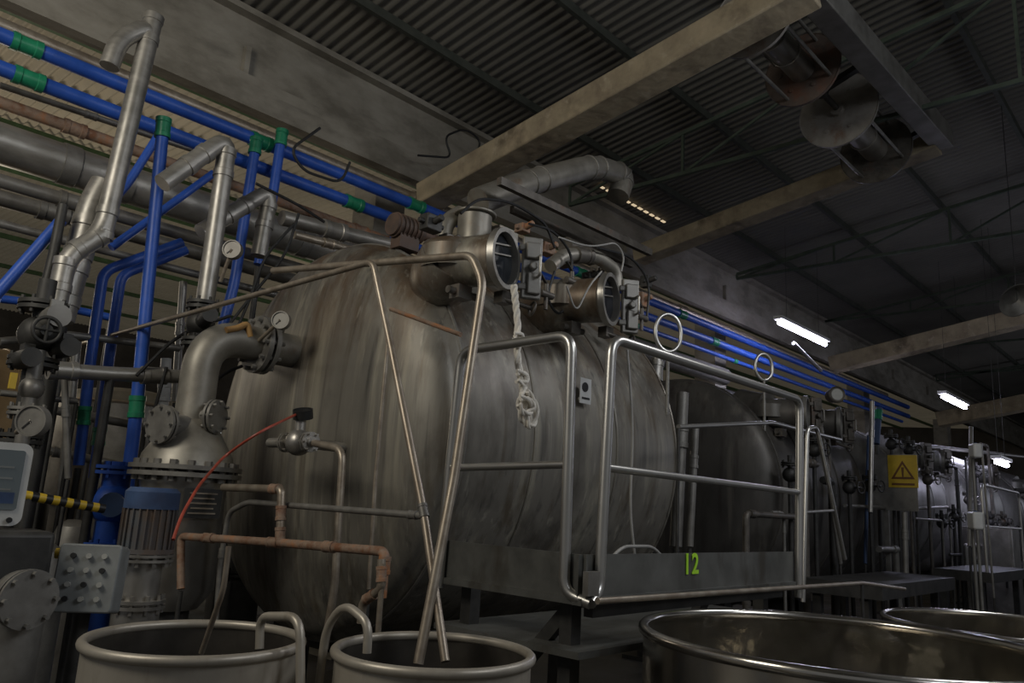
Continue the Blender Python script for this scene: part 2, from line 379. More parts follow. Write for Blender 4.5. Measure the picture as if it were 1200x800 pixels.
ves=vessel(2.98,5.28,YC,ZC,RR,VES,'large streaky stainless steel horizontal dyeing vessel with dished end',ports=(3.06,4.09))
vessel(7.3,9.6,4.4,1.78,1.19,VES2,'dark rounded dyeing vessel beyond the first platform',ports=(7.7,8.6),yf=3.1,zp=2.6,fine=False)
vessel(11.2,13.3,4.3,1.85,1.05,VES3,'pale grey dyeing vessel further along the row',ports=(11.6,12.6),yf=3.1,zp=2.5,fine=False)
vessel(15.0,17.2,4.3,1.85,1.05,VES3,'distant pale dyeing vessel along the row',ports=(15.6,),yf=3.1,zp=2.5,fine=False)
vessel(19.0,21.2,4.3,1.85,1.05,VES3,'distant pale dyeing vessel at the end of the row',ports=(19.6,),yf=3.1,zp=2.5,fine=False)
vessel(0.2,2.0,8.4,1.75,.95,GOLD,'brown gold horizontal dyeing vessel behind the pipework',ports=())
q=P(686,458,y=3.14); 
mb=MB().box((q.x,3.14,q.z),(.12,.006,.17)); mb.c=1; mb.cyl((q.x-.01,3.138,q.z+.025),(q.x-.01,3.132,q.z+.025),.032,20); mb.box((q.x,3.134,q.z-.05),(.08,.004,.012))
mb.c=0; mb.beam((q.x,3.145,q.z-.05),(q.x,3.34,q.z-.05),.02,.02)
put('name_plaque',mb,[WHT,BLK],ves,label='small flat pale plaque with a dark round emblem')
# exhaust duct
D4=dict(y=4.0)
dp=fillet([P(560,236,**D4),P(612,216,**D4),P(695,194,**D4),P(732,206,**D4),P(724,230,**D4)],.25)
rt=thing('exhaust_duct','grey steel elbow duct arching over the vessel top','duct',P(724,230,**D4)); 
put('duct_run',MB().tube(dp,.105,20),ELB,rt)
for k_ in range(7):
    t=.25+k_*.11; i=int(t*(len(dp)-1)); i=min(i,len(dp)-2)
    put('duct_joint_ring',MB().torus(dp[i],dp[i+1]-dp[i],.107,.008),DULL,rt)
for j,(pa,pb) in enumerate((((585,212),(762,296)),((600,245),(740,310)))):
    put('support_channel',MB().beam(P(*pa,y=3.7+j*.25),P(*pb,y=3.7+j*.25),.045,.06),DIRTY,label='dull steel channel running above the vessel ports',cat='beam')
mb=MB(); c=P(556,266,y=3.75); mb.cyl(c-V((0,0,.25)),c+V((0,0,.08)),.12,28); mb.cyl(c+V((0,0,.08)),c+V((0,0,.1)),.15,28); mb.box(c+V((.26,0,-.02)),(.2,.18,.15)); put('drive_housing',mb,ELB,ves,bevel=.006)
c=P(476,268,y=3.9); mb=MB().cyl(c-V((.12,0,0)),c+V((.12,0,0)),.075,20)
for i in range(6): mb.cyl(c+V((-.1+i*.035,0,0)),c+V((-.09+i*.035,0,0)),.085,20)
mb.cyl(c+V((.12,0,0)),c+V((.3,0,0)),.035,12); mb.box(c+V((0,0,-.1)),(.16,.1,.1)); put('drive_motor',mb,MOT,ves)
for (px,py,dx,dz) in ((505,262,.12,.1),(525,285,.1,.1),(640,292,.12,.08),(660,305,.1,.1),(700,318,.09,.09),(752,352,.1,.12),(690,325,.08,.07),(757,330,.06,.1),(612,268,.08,.06)):
    c=P(px,py,y=3.45); put('fitting_block',MB().box(c,(dx,.08,dz)).cyl(c,c+V((0,-.1,.02)),.022,12).cyl(c-V((dx*.8,0,0)),c+V((dx*.8,0,0)),.018,10),(RUST,MOT,DIRTY,DARK)[(px+py)%4],ves,bevel=.006)
mb=MB(); c=P(690,300,y=3.6); mb.cyl(c-V((.3,0,0)),c+V((.1,0,0)),.07,18); put('side_frame',mb,DIRTY,ves)
pipe('header_pipe','stained curved header pipe linking the vessel ports',dict(y=3.3),[(645,312),(662,298),(700,300),(722,318),(722,340)],.05,ELB,.15,fit=((1,.5),),fitmat=DIRTY)
pipe('vent_pipe','tan vent pipe on top of the vessel',dict(y=3.9),[(520,330),(520,262),(540,250)],.06,ELB,.15)
for (px,py) in ((670,330),(690,352),(752,372),(640,345)):
    c=P(px,py,y=3.15); r_=thing('ball_valve','small steel valve with lever among the vessel ports','valve',c-V((0,0,.05)),'port valves')
    put('valve_body',MB().cyl(c-V((.06,0,0)),c+V((.06,0,0)),.024,14).cyl(c,c+V((0,0,.07)),.016,12).cyl(c-V((0,0,.1)),c,.014,10),DIRTY,r_)
    put('lever',MB().beam(c+V((0,0,.07)),c+V((-.1,-.03,.11)),.018,.01),DARK,r_)
for pts in ([(655,278),(690,290),(722,284),(732,300),(728,318)],[(664,335),(675,368),(690,335),(705,318)]):
    pipe('hose','thin pale hose looping around the vessel ports',dict(y=2.9),pts,.006,LINE,.2,cat='hose',seg=8)
for pts in ([(540,250),(560,232),(600,236),(640,262),(650,290)],[(620,262),(650,270),(672,300),(668,335),(690,350)],[(700,290),(740,300),(762,330),(758,372)],[(650,318),(640,350),(655,372),(670,345)]):
    pipe('cable','black cable tangled over the vessel top fittings',dict(y=3.2),pts,.009,BLK,.2,cat='cable',seg=8)
for (px,py,rr,yy) in ((783,390,.095,2.7),(895,430,.085,2.9)):
    c=P(px,py,y=yy)
    r_=thing('hose_loop','bright elongated steel loop fixed above the guard rail','ring',c-V((0,0,.3)))
    put('ring',MB().torus(c,(-.6,-1,0),rr,.014,ez=1.35),RAIL,r_)
    put('ring_stem',MB().cyl(c-V((0,0,.55)),c-V((0,0,rr*1.35)),.012,10),DULL,r_)

# ---------------- platform
YR=2.12; XL=2.80; PZ=1.13
root=thing('work_platform','raised steel plate platform in front of the vessel','platform',(4,2.6,0))
put('deck',MB().box((3.96,2.6,PZ-.2),(2.3,.92,.03)),PLATE,root)
zt=P(705,650,y=YR).z; zb=P(705,704,y=YR).z
hh=zt-zb
mb=MB().box((3.92,YR+.03,(zt+zb)/2),(2.25,.012,hh)); mb.box((3.92,YR+.03,zb),(2.25,.05,.03)); put('front_fascia',mb,PLATE,root)
mb=MB().box((XL+.03,2.6,(zt+zb)/2),(.012,.95,hh)); mb.box((XL+.03,2.6,zb),(.05,.95,.03)); put('side_fascia',mb,PLATE,root)
for x,y in ((2.95,2.3),(4.9,2.3),(2.95,2.95),(4.9,2.95)):
    put('platform_leg',MB().box((x,y,zb/2),(.07,.07,zb)),DARK,root)
for p0,p1 in (((2.95,2.2,zb-.05),(4.95,2.2,zb-.05)),((2.95,2.3,zb-.05),(2.95,3.0,.35)),((4.2,2.3,zb-.05),(3.2,2.3,.2))):
    put('brace',MB().beam(p0,p1,.05,.06),DARK,root)
def text(body,size,loc,rot,mat,name,parent=None,ext=.002,label=None,cat=None):
    cu=bpy.data.curves.new('t','FONT'); cu.body=body; cu.size=size; cu.extrude=ext; cu.align_x='CENTER'; cu.align_y='CENTER'; cu.space_character=1.15; cu.offset=.003
    t=bpy.data.objects.new('t',cu); link(t); bpy.context.view_layer.update()
    me=bpy.data.meshes.new_from_object(t.evaluated_get(bpy.context.evaluated_depsgraph_get())); bpy.data.objects.remove(t)
    mb=MB(); mb.add([V(loc)+rot@v.co for v in me.vertices],[list(p.vertices) for p in me.polygons])
    return put(name,mb,mat,parent,label,cat)
RX=Matrix.Rotation(math.pi/2,3,'X')
q=P(814,662,y=YR)
text('12',.145,(q.x,YR+.02,q.z),RX,LIME,'painted_number',root,label='fluorescent yellow green number 12')
r_=.025
root=thing('guard_rail','satin stainless steel guard rail closing the platform side','railing',(XL,2.6,zb),'platform guard rails')
pts=[P(514,688,x=XL),P(527,545,x=XL),P(541,411,x=XL),P(670,392,x=XL),P(661,694,x=XL),V((XL+.03,YR-.02,P(690,706,y=YR).z))]
put('rail_frame',MB().tube(fillet(pts,.09,8),r_,16),RAIL,root)
put('mid_rail',MB().tube([P(527,548,x=XL),P(663,544,x=XL)],r_*.75,14),RAIL,root)
root=thing('guard_rail','satin stainless steel guard rail along the platform front','railing',(3.9,YR,zb),'platform guard rails')
pts=[V((XL+.03,YR-.02,P(690,706,y=YR).z)),P(702,692,y=YR),P(717,396,y=YR),P(937,468,y=YR),P(936,700,y=YR)]
put('rail_frame',MB().tube(fillet(pts,.09,8),r_,16),RAIL,root)
put('mid_rail',MB().tube([P(712,548,y=YR),P(938,577,y=YR)],r_*.75,14),RAIL,root)
mb=MB().box(V((XL+.03,YR-.02,zb+.08)),(.08,.03,.1)); put('foot_bracket',mb,DULL,root)
root=thing('stair_rail','thin steel stair handrail at the end of the platform','railing',P(940,700,y=2.3))
put('rail_frame',MB().tube(fillet([P(941,705,y=2.3),P(946,502,y=2.3),P(957,500,y=2.3),P(990,655,y=2.3)],.06),.016,12),RAIL,root)
put('mid_rail',MB().tube([P(944,600,y=2.3),P(976,598,y=2.3)],.012,10),RAIL,root)
pipe('hand_rail','slim steel rail in front of the dark vessel',dict(y=2.9),[(795,500),(905,495),(985,515)],.018,RAIL,.05,cat='railing',leg=0)
pipe('floor_rail','long pale pipe along the platform base',dict(y=2.05),[(700,704),(1010,683),(1060,690)],.014,COP,.05,leg=1)
pipe('hose','coiled pale hose lying on the platform deck',dict(y=2.6),[(715,655),(730,640),(765,640),(778,655)],.010,LINE,.1,cat='hose')
pipe('hose','thin pale hose hanging down from the loading port',dict(y=3.02),[(735,410),(742,500),(738,600),(745,660)],.009,LINE,.2,cat='hose',seg=8)

# ---------------- big pump line at vessel end
yN=4.5; 
zN=P(310,405,y=yN).z; xE=P(228,480,y=yN).x
root=thing('circulation_column','steel circulation column with wide elbow, cone reducer and bolted flanges','pipe column',(xE,yN,0))
z1=P(228,492,y=yN).z; z2=P(215,548,y=yN).z
mb=MB().tube(fillet([V((2.74,yN,zN)),V((xE,yN,zN)),V((xE,yN,z1))],.26,12),.108,28)
mb.lathe([(.108,0),(.14,-.03),(.25,-(z1-z2)*.75),(.265,-(z1-z2))],(xE,yN,z1),(0,0,1),40)
put('elbow_pipe',mb,ELB,root)
mb=MB(); flange(mb,(P(306,405,y=yN).x,yN,zN),(1,0,0),.185,.03,.02,10); put('nozzle_flange',mb,DULL,root)
mb=MB(); flange(mb,(xE,yN,z2-.02),(0,0,1),.31,.025,.015,18); put('column_flange',mb,DULL,root)
zb2=P(215,700,y=yN).z
mb=MB().lathe([(0,0),(.24,0),(.24,-.05),(.235,-.06),(.235,-(z2-zb2)+.1),(.16,-(z2-zb2)),(0,-(z2-zb2))],(xE,yN,z2-.05),(0,0,1),44); put('column_body',mb,STEEL,root)
mb=MB().cyl((xE,yN,0),(xE,yN,zb2),.12,20); mb.cyl((xE,yN,0),(xE,yN,.04),.28,24); put('column_foot',mb,DARK,root)
q=P(232,592,x=xE-.24); 
c=V((xE-.0,yN-.25,q.z)); mb=MB().box(c,(.22,.01,.16)); mb.c=1
for i in range(5): mb.box(c+V((0,-.007,.055-.027*i)),(.16-.03*(i%2),.004,.008))
put('data_plate',mb,[DARK,COP],root,label='dark data plate with pale lines of print')
c=P(252,488,y=4.35); mb=MB(); flange(mb,c,(.6,-1,0),.1,.015,.01,8); mb.cyl(c,c+V((-.1,.2,0)),.05,14); put('side_nozzle',mb,DULL,root)
c=P(190,497,y=4.4); mb=MB().cyl(c+V((.15,.05,0)),c,.07,16); flange(mb,c,(1,.3,0),.11,.015,.01,8); put('side_nozzle',mb,DULL,root)
def gauge(c,r,nrm,label,stem=V((0,0,-.12)),case=DULL,dial=DIAL):
    n=V(nrm).normalized(); root=thing('pressure_gauge',label,'gauge',c+stem)
    put('gauge_case',MB().lathe([(0,-.04),(r,-.04),(r,.012),(r*.9,.012),(r*.88,.0)],c,n,28),case,root)
    put('dial_face',MB().lathe([(0,.004),(r*.88,.004)],c,n,28),dial,root)
    a,u,w=basis(n); put('needle',MB().beam(c+n*.008,c+n*.008+(u+w).normalized()*r*.7,r*.07,.002,up=n),BLK,root)
    put('gauge_stem',MB().cyl(c+stem,c,.012,10),COP,root)
TC=(-1,-.9,-.05)
gauge(P(329,375,y=4.2),.055,TC,'round pressure gauge on a stem above the vessel nozzle',stem=V((-.03,.28,-.16)),dial=DULL)
gauge(P(272,292,y=4.6),.06,TC,'round pressure gauge beside the vertical insulated pipe',stem=V((0,.1,-.2)),dial=DULL)
gauge(P(37,493,y=4.2),.075,TC,'large steel pressure gauge on the valve tree',stem=V((0,.2,-.05)),dial=DULL)
gauge(P(355,482,x=2.38),.055,(-.3,-.2,1),'black topped gauge on the vessel drain valve',stem=V((0,0,-.13)),case=BLK,dial=BLK)
c=P(350,518,x=2.38); root=thing('drain_valve','shiny round valve with side flanges on the vessel end','valve',c-V((0,0,.1)))
put('valve_body',MB().sphere(c,.075).cyl(c-V((0,0,.02)),c+V((0,0,.12)),.03,14),STEEL,root)
mb=MB(); flange(mb,c+V((0,.12,0)),(0,1,0),.055,.012,.008,6); flange(mb,c+V((0,-.11,0)),(0,1,0),.055,.012,.008,6); mb.cyl(c+V((0,-.14,0)),c+V((0,.3,0)),.028,14); mb.cyl(c,c+V((.35,.05,0)),.03,14); put('valve_flange',mb,STEEL,root)
pipe('drain_pipe','thin tan pipe dropping from the drain valve',dict(x=2.38),[(368,519),(402,526),(392,690),(380,760)],.02,COP,.08,leg=3)
pipe('red_hose','thin red air hose sagging from gauge to motor',dict(x=2.0),[(350,484,dict(x=2.36)),(300,508),(262,535),(232,570,dict(x=1.6)),(212,605,dict(x=1.5)),(203,632,dict(x=1.45))],.007,RED,.25,cat='hose',seg=8)

# ---------------- rusty small-bore piping
pipe('rusty_pipe','rust streaked horizontal pipe across the vessel end',dict(x=2.15),[(212,690,dict(x=2.0)),(212,628,dict(x=2.0)),(330,636),(452,646),(447,700)],.021,RUST,.04,fit=((1,.3),(1,.93),(2,.5),(3,.3)),fitmat=RUST,fitname='pipe_union',leg=0)
pipe('rusty_pipe','short rusty riser with threaded tees',dict(x=2.15),[(262,571),(330,573),(328,636)],.021,COP,.03,fit=((0,.9),(1,.45),(1,.85)),fitmat=RUST,fitname='pipe_union')
pipe('thin_pipe','slim grey pipe running across to the platform',dict(x=2.2),[(252,745),(258,660),(268,600),(290,588),(495,604)],.015,DULL,.06,fit=((3,.96),(1,.2)),fitmat=DULL,fitname='pipe_union',leg=0)
pipe('thin_pipe','slim pipe dipping into the open barrel',dict(x=1.3),[(236,765),(262,690),(268,640)],.009,COP,.03)
pipe('rusty_pipe','rusty outlet with tap above the open barrel',dict(x=2.1),[(447,655),(447,690),(425,705),(423,730)],.018,COP,.03,fit=((0,.5),(1,.6)),fitmat=RUST,fitname='tap')
pipe('rusty_pipe','thin rusty drop pipe beside the tap',dict(x=2.1),[(449,660),(443,742)],.012,COP,0)
pipe('thin_pipe','thin vertical tube in front of the dished end',dict(x=2.35),[(455,395),(440,560),(432,690)],.01,COP,.05,leg=2)
pipe('bent_tube','long tarnished tube bent down from overhead into the barrel',dict(x=2.0),[(62,412),(300,345),(437,306),(457,400),(497,603,dict(x=1.95)),(522,775,dict(x=1.88))],.015,COP,.05,fit=((3,.98),),fitmat=DULL,fitname='clamp')
pipe('bent_tube','long polished tube bent at the top into the barrel',dict(x=2.15),[(320,317),(553,299),(566,330),(532,560,dict(x=2.0)),(490,778,dict(x=1.83))],.018,COP,.05)
pipe('thin_pipe','thin pipe crossing the top of the vessel',dict(x=2.6),[(458,362),(540,392)],.012,RUST,0)
pipe('hooked_tube','pale tube hooked over the barrel rim',dict(x=1.42),[(304,760),(305,722),(352,722),(352,810)],.014,BARL,.07)
pipe('hooked_tube','pale tube hooked over the second barrel rim',dict(x=1.62),[(374,800),(382,735),(404,706),(432,730),(430,765)],.014,BARL,.08)

# ---------------- rope (three-strand lay, one mesh per strand)
root=thing('cotton_rope','thick cream twisted rope with end knot hanging from the port','rope',P(618,500,y=2.72))
RY=2.72
def rp(pts,y=RY): return fillet([P(a,b,y=y) for a,b in pts],.06,5)
def twist(pts,r,ph):
    dens=[]
    for a,b in zip(pts,pts[1:]):
        n=max(1,int((b-a).length/.008))
        for i in range(n): dens.append(a.lerp(b,i/n))
    dens.append(pts[-1]); out=[]
    for i,p in enumerate(dens):
        t=i*.38+ph; T=(dens[min(i+1,len(dens)-1)]-dens[max(i-1,0)]).normalized(); s=T.cross(V((.6,-.8,.05))).normalized(); q=T.cross(s)
        out.append(p+(s*math.cos(t)+q*math.sin(t))*r)
    return out
for ph in (0,2.1,4.2): put('rope_strand',MB().tube(twist(rp([(602,334),(607,380),(606,420),(612,450),(617,488)]),.009,ph),.011,8),ROPE,root)
for pts,yy in (([(603,392),(612,390),(614,402),(605,406),(602,396)],RY-.02),([(606,436),(618,438),(616,450),(606,446)],RY-.02),([(616,452),(607,470),(611,492),(619,500),(622,480),(616,462)],RY-.01),([(618,458),(629,474),(628,494),(620,502),(615,482)],RY-.03),([(610,466),(622,468),(626,480),(614,486),(608,474)],RY-.04)):
    mb=MB()
    for ph in (0,3.1): mb.tube(twist(rp(pts,yy),.008,ph),.0095,8)
    put('rope_knot',mb,ROPE,root)

# ---------------- barrels and vats
def barrel(name,c,R,h,label,wall=BARL,rim=BARL,inner=INNER,liq=.35,rr=.014,cat='barrel',hoops=True,group=None,wet=True):
    root=thing(name,label,cat,(c[0],c[1],0),group)
    prof=[(0,.0),(R,.0),(R,.02)]
    if hoops:
        for t in (.33,.66): prof+=[(R,h*t-.02),(R+.012,h*t),(R,h*t+.02)]
    prof+=[(R,h-.01)]
    put('barrel_wall',MB().lathe(prof,(c[0],c[1],.0),(0,0,1),72),wall,root)
    put('inner_wall',MB().lathe([(R-.008,h-.005),(R-.012,h-liq-.0),(R-.012,h-liq-.06),(0,h-liq-.06)],(c[0],c[1],0),(0,0,1),72),inner,root)
    put('rim',MB().torus((c[0],c[1],h),(0,0,1),R,rr,96,12),rim,root)
    if wet: put('liquid',MB().lathe([(0,h-liq),(R-.015,h-liq)],(c[0],c[1],0),(0,0,1),64),LIQ,root)
    else: put('vat_bottom',MB().lathe([(0,h-liq-.04),(R*.6,h-liq-.03),(R*.9,h-liq),(R-.015,h-liq+.03)],(c[0],c[1],0),(0,0,1),64),VBOT,root)
    return root
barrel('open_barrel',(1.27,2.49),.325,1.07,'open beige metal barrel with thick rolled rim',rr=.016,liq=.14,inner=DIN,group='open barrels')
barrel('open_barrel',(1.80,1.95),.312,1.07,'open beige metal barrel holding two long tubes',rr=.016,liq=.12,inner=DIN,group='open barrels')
barrel('open_barrel',(1.56,1.24),.25,1.03,'pale rimmed barrel beside the big vat',rr=.014,rim=WHT,group='open barrels')
barrel('steel_vat',(3.42,1.26),.80,1.07,'wide polished stainless vat with wet shiny interior',wall=RIM,rim=RIM,rr=.022,liq=.3,cat='vat',hoops=False,group='stainless vats',wet=False)
barrel('steel_vat',(5.3,1.0),.66,1.03,'second wide stainless vat behind the first',wall=RIM,rim=RIM,rr=.016,liq=.35,cat='vat',hoops=False,group='stainless vats',wet=False)

# ---------------- overhead blue mains and left pipework
for i,(y,z,x0) in enumerate(((5.9,4.48,-1.5),(5.9,4.25,-1.5),(6.05,4.12,4.6))):
    fits=[(0,(xx-x0)/(21-x0)) for xx in ((1.2,3.0,4.75,7.5,10) if i==0 else (1.25,4.0,4.6,8,11) if i==1 else (6,9,12))]
    pipe('blue_main_pipe','long blue plastic water main with green couplings',{},[V((x0,y,z)),V((21,y,z))],(.055,.055,.035)[i],BLUE,0,fit=fits,fitmat=GREEN,group='blue water mains',collar=1.2)
BY=dict(y=5.75)
def blue(pts,r,label,fit=(),pl=BY,mat=BLUE,leg=None): return pipe('blue_pipe',label,pl,pts,r,mat,.08,fit=fit,fitmat=GREEN,leg=leg)
blue([(191,150),(160,480),(150,560),(143,700)],.042,'vertical blue plastic drop pipe with green couplings',((0,.0),(0,.99)),dict(y=5.3),leg=3)
blue([(300,168),(275,330),(258,395)],.042,'blue plastic drop pipe behind the vessel',((0,.02),),leg=2)
blue([(330,160),(318,240),(303,310)],.042,'short blue plastic drop pipe near the concrete beam',((0,.02),),leg=2)
blue([(186,158),(150,215),(135,232)],.03,'thin blue pipe branching diagonally from the drop pipe')
blue([(250,203),(190,247),(130,290)],.03,'thin blue pipe slanting between the insulated pipes')
blue([(213,284),(121,318),(105,430),(92,545)],.036,'blue pipe bending down behind the valve tree',((2,.5),),dict(y=5.6),leg=3)
blue([(218,293),(142,322),(125,440),(110,560)],.036,'blue pipe bending down behind the column',((2,.6),),dict(y=5.75),leg=3)
blue([(72,258),(0,340),(-60,400)],.036,'blue pipe slanting out towards the wall',(),dict(y=5.4),leg=2)
blue([(0,350),(60,357),(130,372)],.03,'thin blue pipe running level below the roof',(),dict(y=6.3),leg=2)
pipe('steam_pipe','aluminium clad steam pipe with elbows dropping from the beam',dict(y=5.2),[(128,78),(140,45),(178,30),(120,275),(78,300),(62,375)],.062,INS,.14,fit=((2,.02),(2,.95),(3,.4),(4,.3)),fitmat=INS,fitname='cladding_band',collar=1.1)
pipe('steam_pipe','thick clad steam pipe descending beside the valve tree',dict(y=5.4),[(122,215),(108,240),(70,375)],.085,INS,.1,fit=((1,.3),(1,.7)),fitmat=INS,fitname='cladding_band',collar=1.08,leg=2)
pipe('steam_pipe','clad steam pipe with a wide elbow rising above the vessel',dict(y=5.0),[(190,215),(268,160),(237,378)],.062,INS,.16,fit=((0,.5),(1,.15),(1,.98)),fitmat=INS,fitname='cladding_band',collar=1.12)
pipe('steam_pipe','short clad elbow pipe behind the vessel',dict(y=5.2),[(235,272),(318,222),(303,300)],.06,INS,.14,fit=((0,.5),(1,.4)),fitmat=INS,fitname='cladding_band',collar=1.12)
pipe('steam_header','large grey lagged header pipe running along the hall',{},[V((-1.5,6.25,P(0,168,y=6.25).z)),V((12,6.25,P(0,168,y=6.25).z))],.15,INS,0,fit=((0,.25),(0,.4),(0,.5)),fitmat=DULL,fitname='cladding_band',collar=1.06)
for k,(py,y,r) in enumerate(((212,5.9,.05),(120,6.15,.045),(232,6.3,.06),(30,6.1,.06),(262,5.9,.03))):
    z=P(0,py,y=y).z
    pipe('service_pipe','dull steel service pipe running along under the concrete beam',{},[V((-1.5,y,z)),V((9 if k!=3 else 20,y,z))],r,(DULL,RUST,DULL,COP,DULL)[k],0,fit=((0,.3),(0,.55)),fitname='pipe_union',group='parallel service pipes')
pipe('service_pipe','horizontal grey pipe feeding the valve tree',dict(y=5.0),[(58,433),(130,438),(212,441)],.045,INS,.02,fit=((0,.2),(1,.6)),fitname='pipe_union',leg=1)
pipe('service_pipe','thin grey pipe at mid height across the pipework',dict(y=5.6),[(0,400),(80,392),(210,408)],.025,DULL,.02,leg=1)
pipe('service_pipe','thin pipe rising at the edge of the hall',dict(y=5.3),[(74,240),(62,300),(42,380)],.03,DARK,.02)
pipe('service_pipe','thin vertical pipe behind the column',dict(y=5.8),[(165,440),(150,560)],.02,DULL,.02,leg=1)
for x0,y0,x1,y1,yy,r,mt in ((0,188,250,262,6.3,.03,RUST),(0,100,240,180,6.2,.025,DULL),(60,480,170,500,6.0,.03,DULL),(90,400,70,600,5.6,.03,INS),(195,420,188,520,6,.04,WHT),(330,255,470,290,5.2,.06,INS),(345,275,440,300,5.0,.03,COP),(20,520,140,545,5.9,.03,INS),(60,330,48,470,5.7,.03,DULL),(215,330,205,470,6.1,.03,INS),(0,460,90,470,5.5,.02,DULL),(75,430,80,560,5.2,.02,DULL)):
    pipe('service_pipe','thin dull pipe among the crowded pipework',dict(y=yy),[(x0,y0),(x1,y1)],r,mt,0,leg=1 if y1>330 else None,fit=((0,.4),),fitname='pipe_union')
for pts in ([(350,250),(335,300),(300,340),(265,385)],[(345,262),(310,300),(295,345),(280,380)],[(375,150),(340,175),(355,200),(400,215),(410,190)],[(300,215),(350,240),(380,260)],[(200,560),(250,440),(310,420)],[(160,440),(210,390),(270,370)],[(195,430),(170,520),(200,600)]):
    pipe('cable','thin black electric cable sagging between pipes',dict(y=4.95),pts,.011,BLK,.3,cat='cable',seg=8)
pipe('cable','black cable looping below the concrete beam',dict(y=6.0),[(490,182),(530,185),(520,160),(545,150),(565,165),(540,220)],.012,BLK,.3,cat='cable',seg=8)
# ---------------- valve tree
c=P(45,392,y=4.6); root=thing('valve_tree','dark flanged control valve with handwheel and yellow tags','valve',V((c.x,c.y,0)))
mb=MB().sphere(c,.1).cyl((c.x,c.y,0),c+V((0,0,.3)),.045,16); flange(mb,c+V((0,0,.15)),(0,0,1),.12,.02,.01,8); flange(mb,c-V((0,0,.15)),(0,0,1),.12,.02,.01,8); flange(mb,c-V((0,0,.55)),(0,0,1),.11,.02,.01,8); put('valve_body',mb,DARK,root)
mb=MB().cyl(c,c+V((-.02,-.2,0)),.03,12).torus(c+V((-.02,-.2,0)),(0,1,0),.065,.010)
for k in range(4): 
    t=k*math.pi/2; mb.cyl(c+V((-.02,-.2,0)),c+V((-.02+.065*math.cos(t),-.2,.065*math.sin(t))),.008,8)
put('handwheel',mb,DARK,root)
c2=P(37,455,y=4.5); mb=MB().sphere(c2,.06); flange(mb,c2+V((0,0,-.12)),(0,0,1),.09,.015,.01,8); mb.cyl(c2-V((0,0,.3)),c2+V((0,0,.2)),.035,14); put('lower_valve',mb,DULL,root)
put('tag',MB().box(P(15,446,y=4.45),(.03,.02,.08)),YEL,root)
for (px,py,r) in ((62,372,.06),(30,420,.05),(75,408,.05)):
    q=P(px,py,y=4.5); put('actuator',MB().cyl(q-V((0,.1,0)),q+V((0,.1,0)),r,16).box(q+V((0,0,r)),(r,.08,r)),DARK if px!=62 else DULL,root)
c=P(235,380,y=4.75); root=thing('control_valve','dark valve block under the vertical steam pipe','valve',c-V((0,0,.15)))
mb=MB().cyl(c-V((0,0,.15)),c+V((0,0,.15)),.06,16); flange(mb,c+V((0,0,.12)),(0,0,1),.1); flange(mb,c-V((0,0,.12)),(0,0,1),.1); mb.sphere(c,.09); put('valve_body',mb,DARK,root)
put('valve_actuator',MB().cyl(c,c+V((-.05,-.22,.03)),.05,14),DARK,root)
c=P(280,384,y=4.4); mb=MB(); mb.tube(fillet([c+V((-.08,0,-.03)),c,c+V((.05,0,.04)),c+V((.08,0,-.04))],.06),.02,10); put('tied_rag',mb,ORG,label='dirty orange rag tied on the pipe above the nozzle',cat='rag')
# ---------------- motor / pump by the column
c=P(176,604,y=3.75); zt_=P(176,571,y=3.75).z; zm=P(176,642,y=3.75).z; zl=P(172,706,y=3.75).z
root=thing('pump_motor','vertical pump with grimy faded blue motor on a flanged steel body','pump',(c.x,c.y,0))
mb=MB().lathe([(0,0),(.10,0),(.12,-.02),(.12,-(zt_-zm)*.35)],(c.x,c.y,zt_),(0,0,1),32); put('motor_cover',mb,BLUED,root)
zz=zt_-(zt_-zm)*.35
mb=MB().lathe([(.112,0),(.112,-(zz-zm)),(.125,-(zz-zm)),(.125,-(zz-zm)-.02),(0,-(zz-zm)-.02)],(c.x,c.y,zz),(0,0,1),32)
for k in range(24):
    t=k*math.pi/12; mb.beam((c.x+.115*math.cos(t),c.y+.115*math.sin(t),zm),(c.x+.115*math.cos(t),c.y+.115*math.sin(t),zz),.006,.014,up=(math.cos(t),math.sin(t),0))
put('motor_body',mb,MBL,root)
mb=MB(); flange(mb,(c.x,c.y,zm-.04),(0,0,1),.13,.012,.01,10); mb.cyl((c.x,c.y,zl),(c.x,c.y,zm-.03),.085,24); flange(mb,(c.x,c.y,zl),(0,0,1),.12,.015,.01,10); mb.cyl((c.x,c.y,.03),(c.x,c.y,zl),.1,20); mb.cyl((c.x,c.y,0),(c.x,c.y,.03),.2,20); put('pump_barrel',mb,STEEL,root)
c=P(132,590,y=5.0); root=thing('blue_valve','deep blue cast valve body low among the pipes','valve',V((c.x,c.y,0)))
mb=MB().sphere(c,.13).cyl((c.x,c.y,0),c+V((0,0,.25)),.08,16); flange(mb,c+V((0,0,.2)),(0,0,1),.14); flange(mb,c-V((0,0,.25)),(0,0,1),.14); put('valve_body',mb,BLUE,root)
put('valve_bonnet',MB().cyl(c,c+V((-.1,-.25,0)),.07,14),BLUED,root)

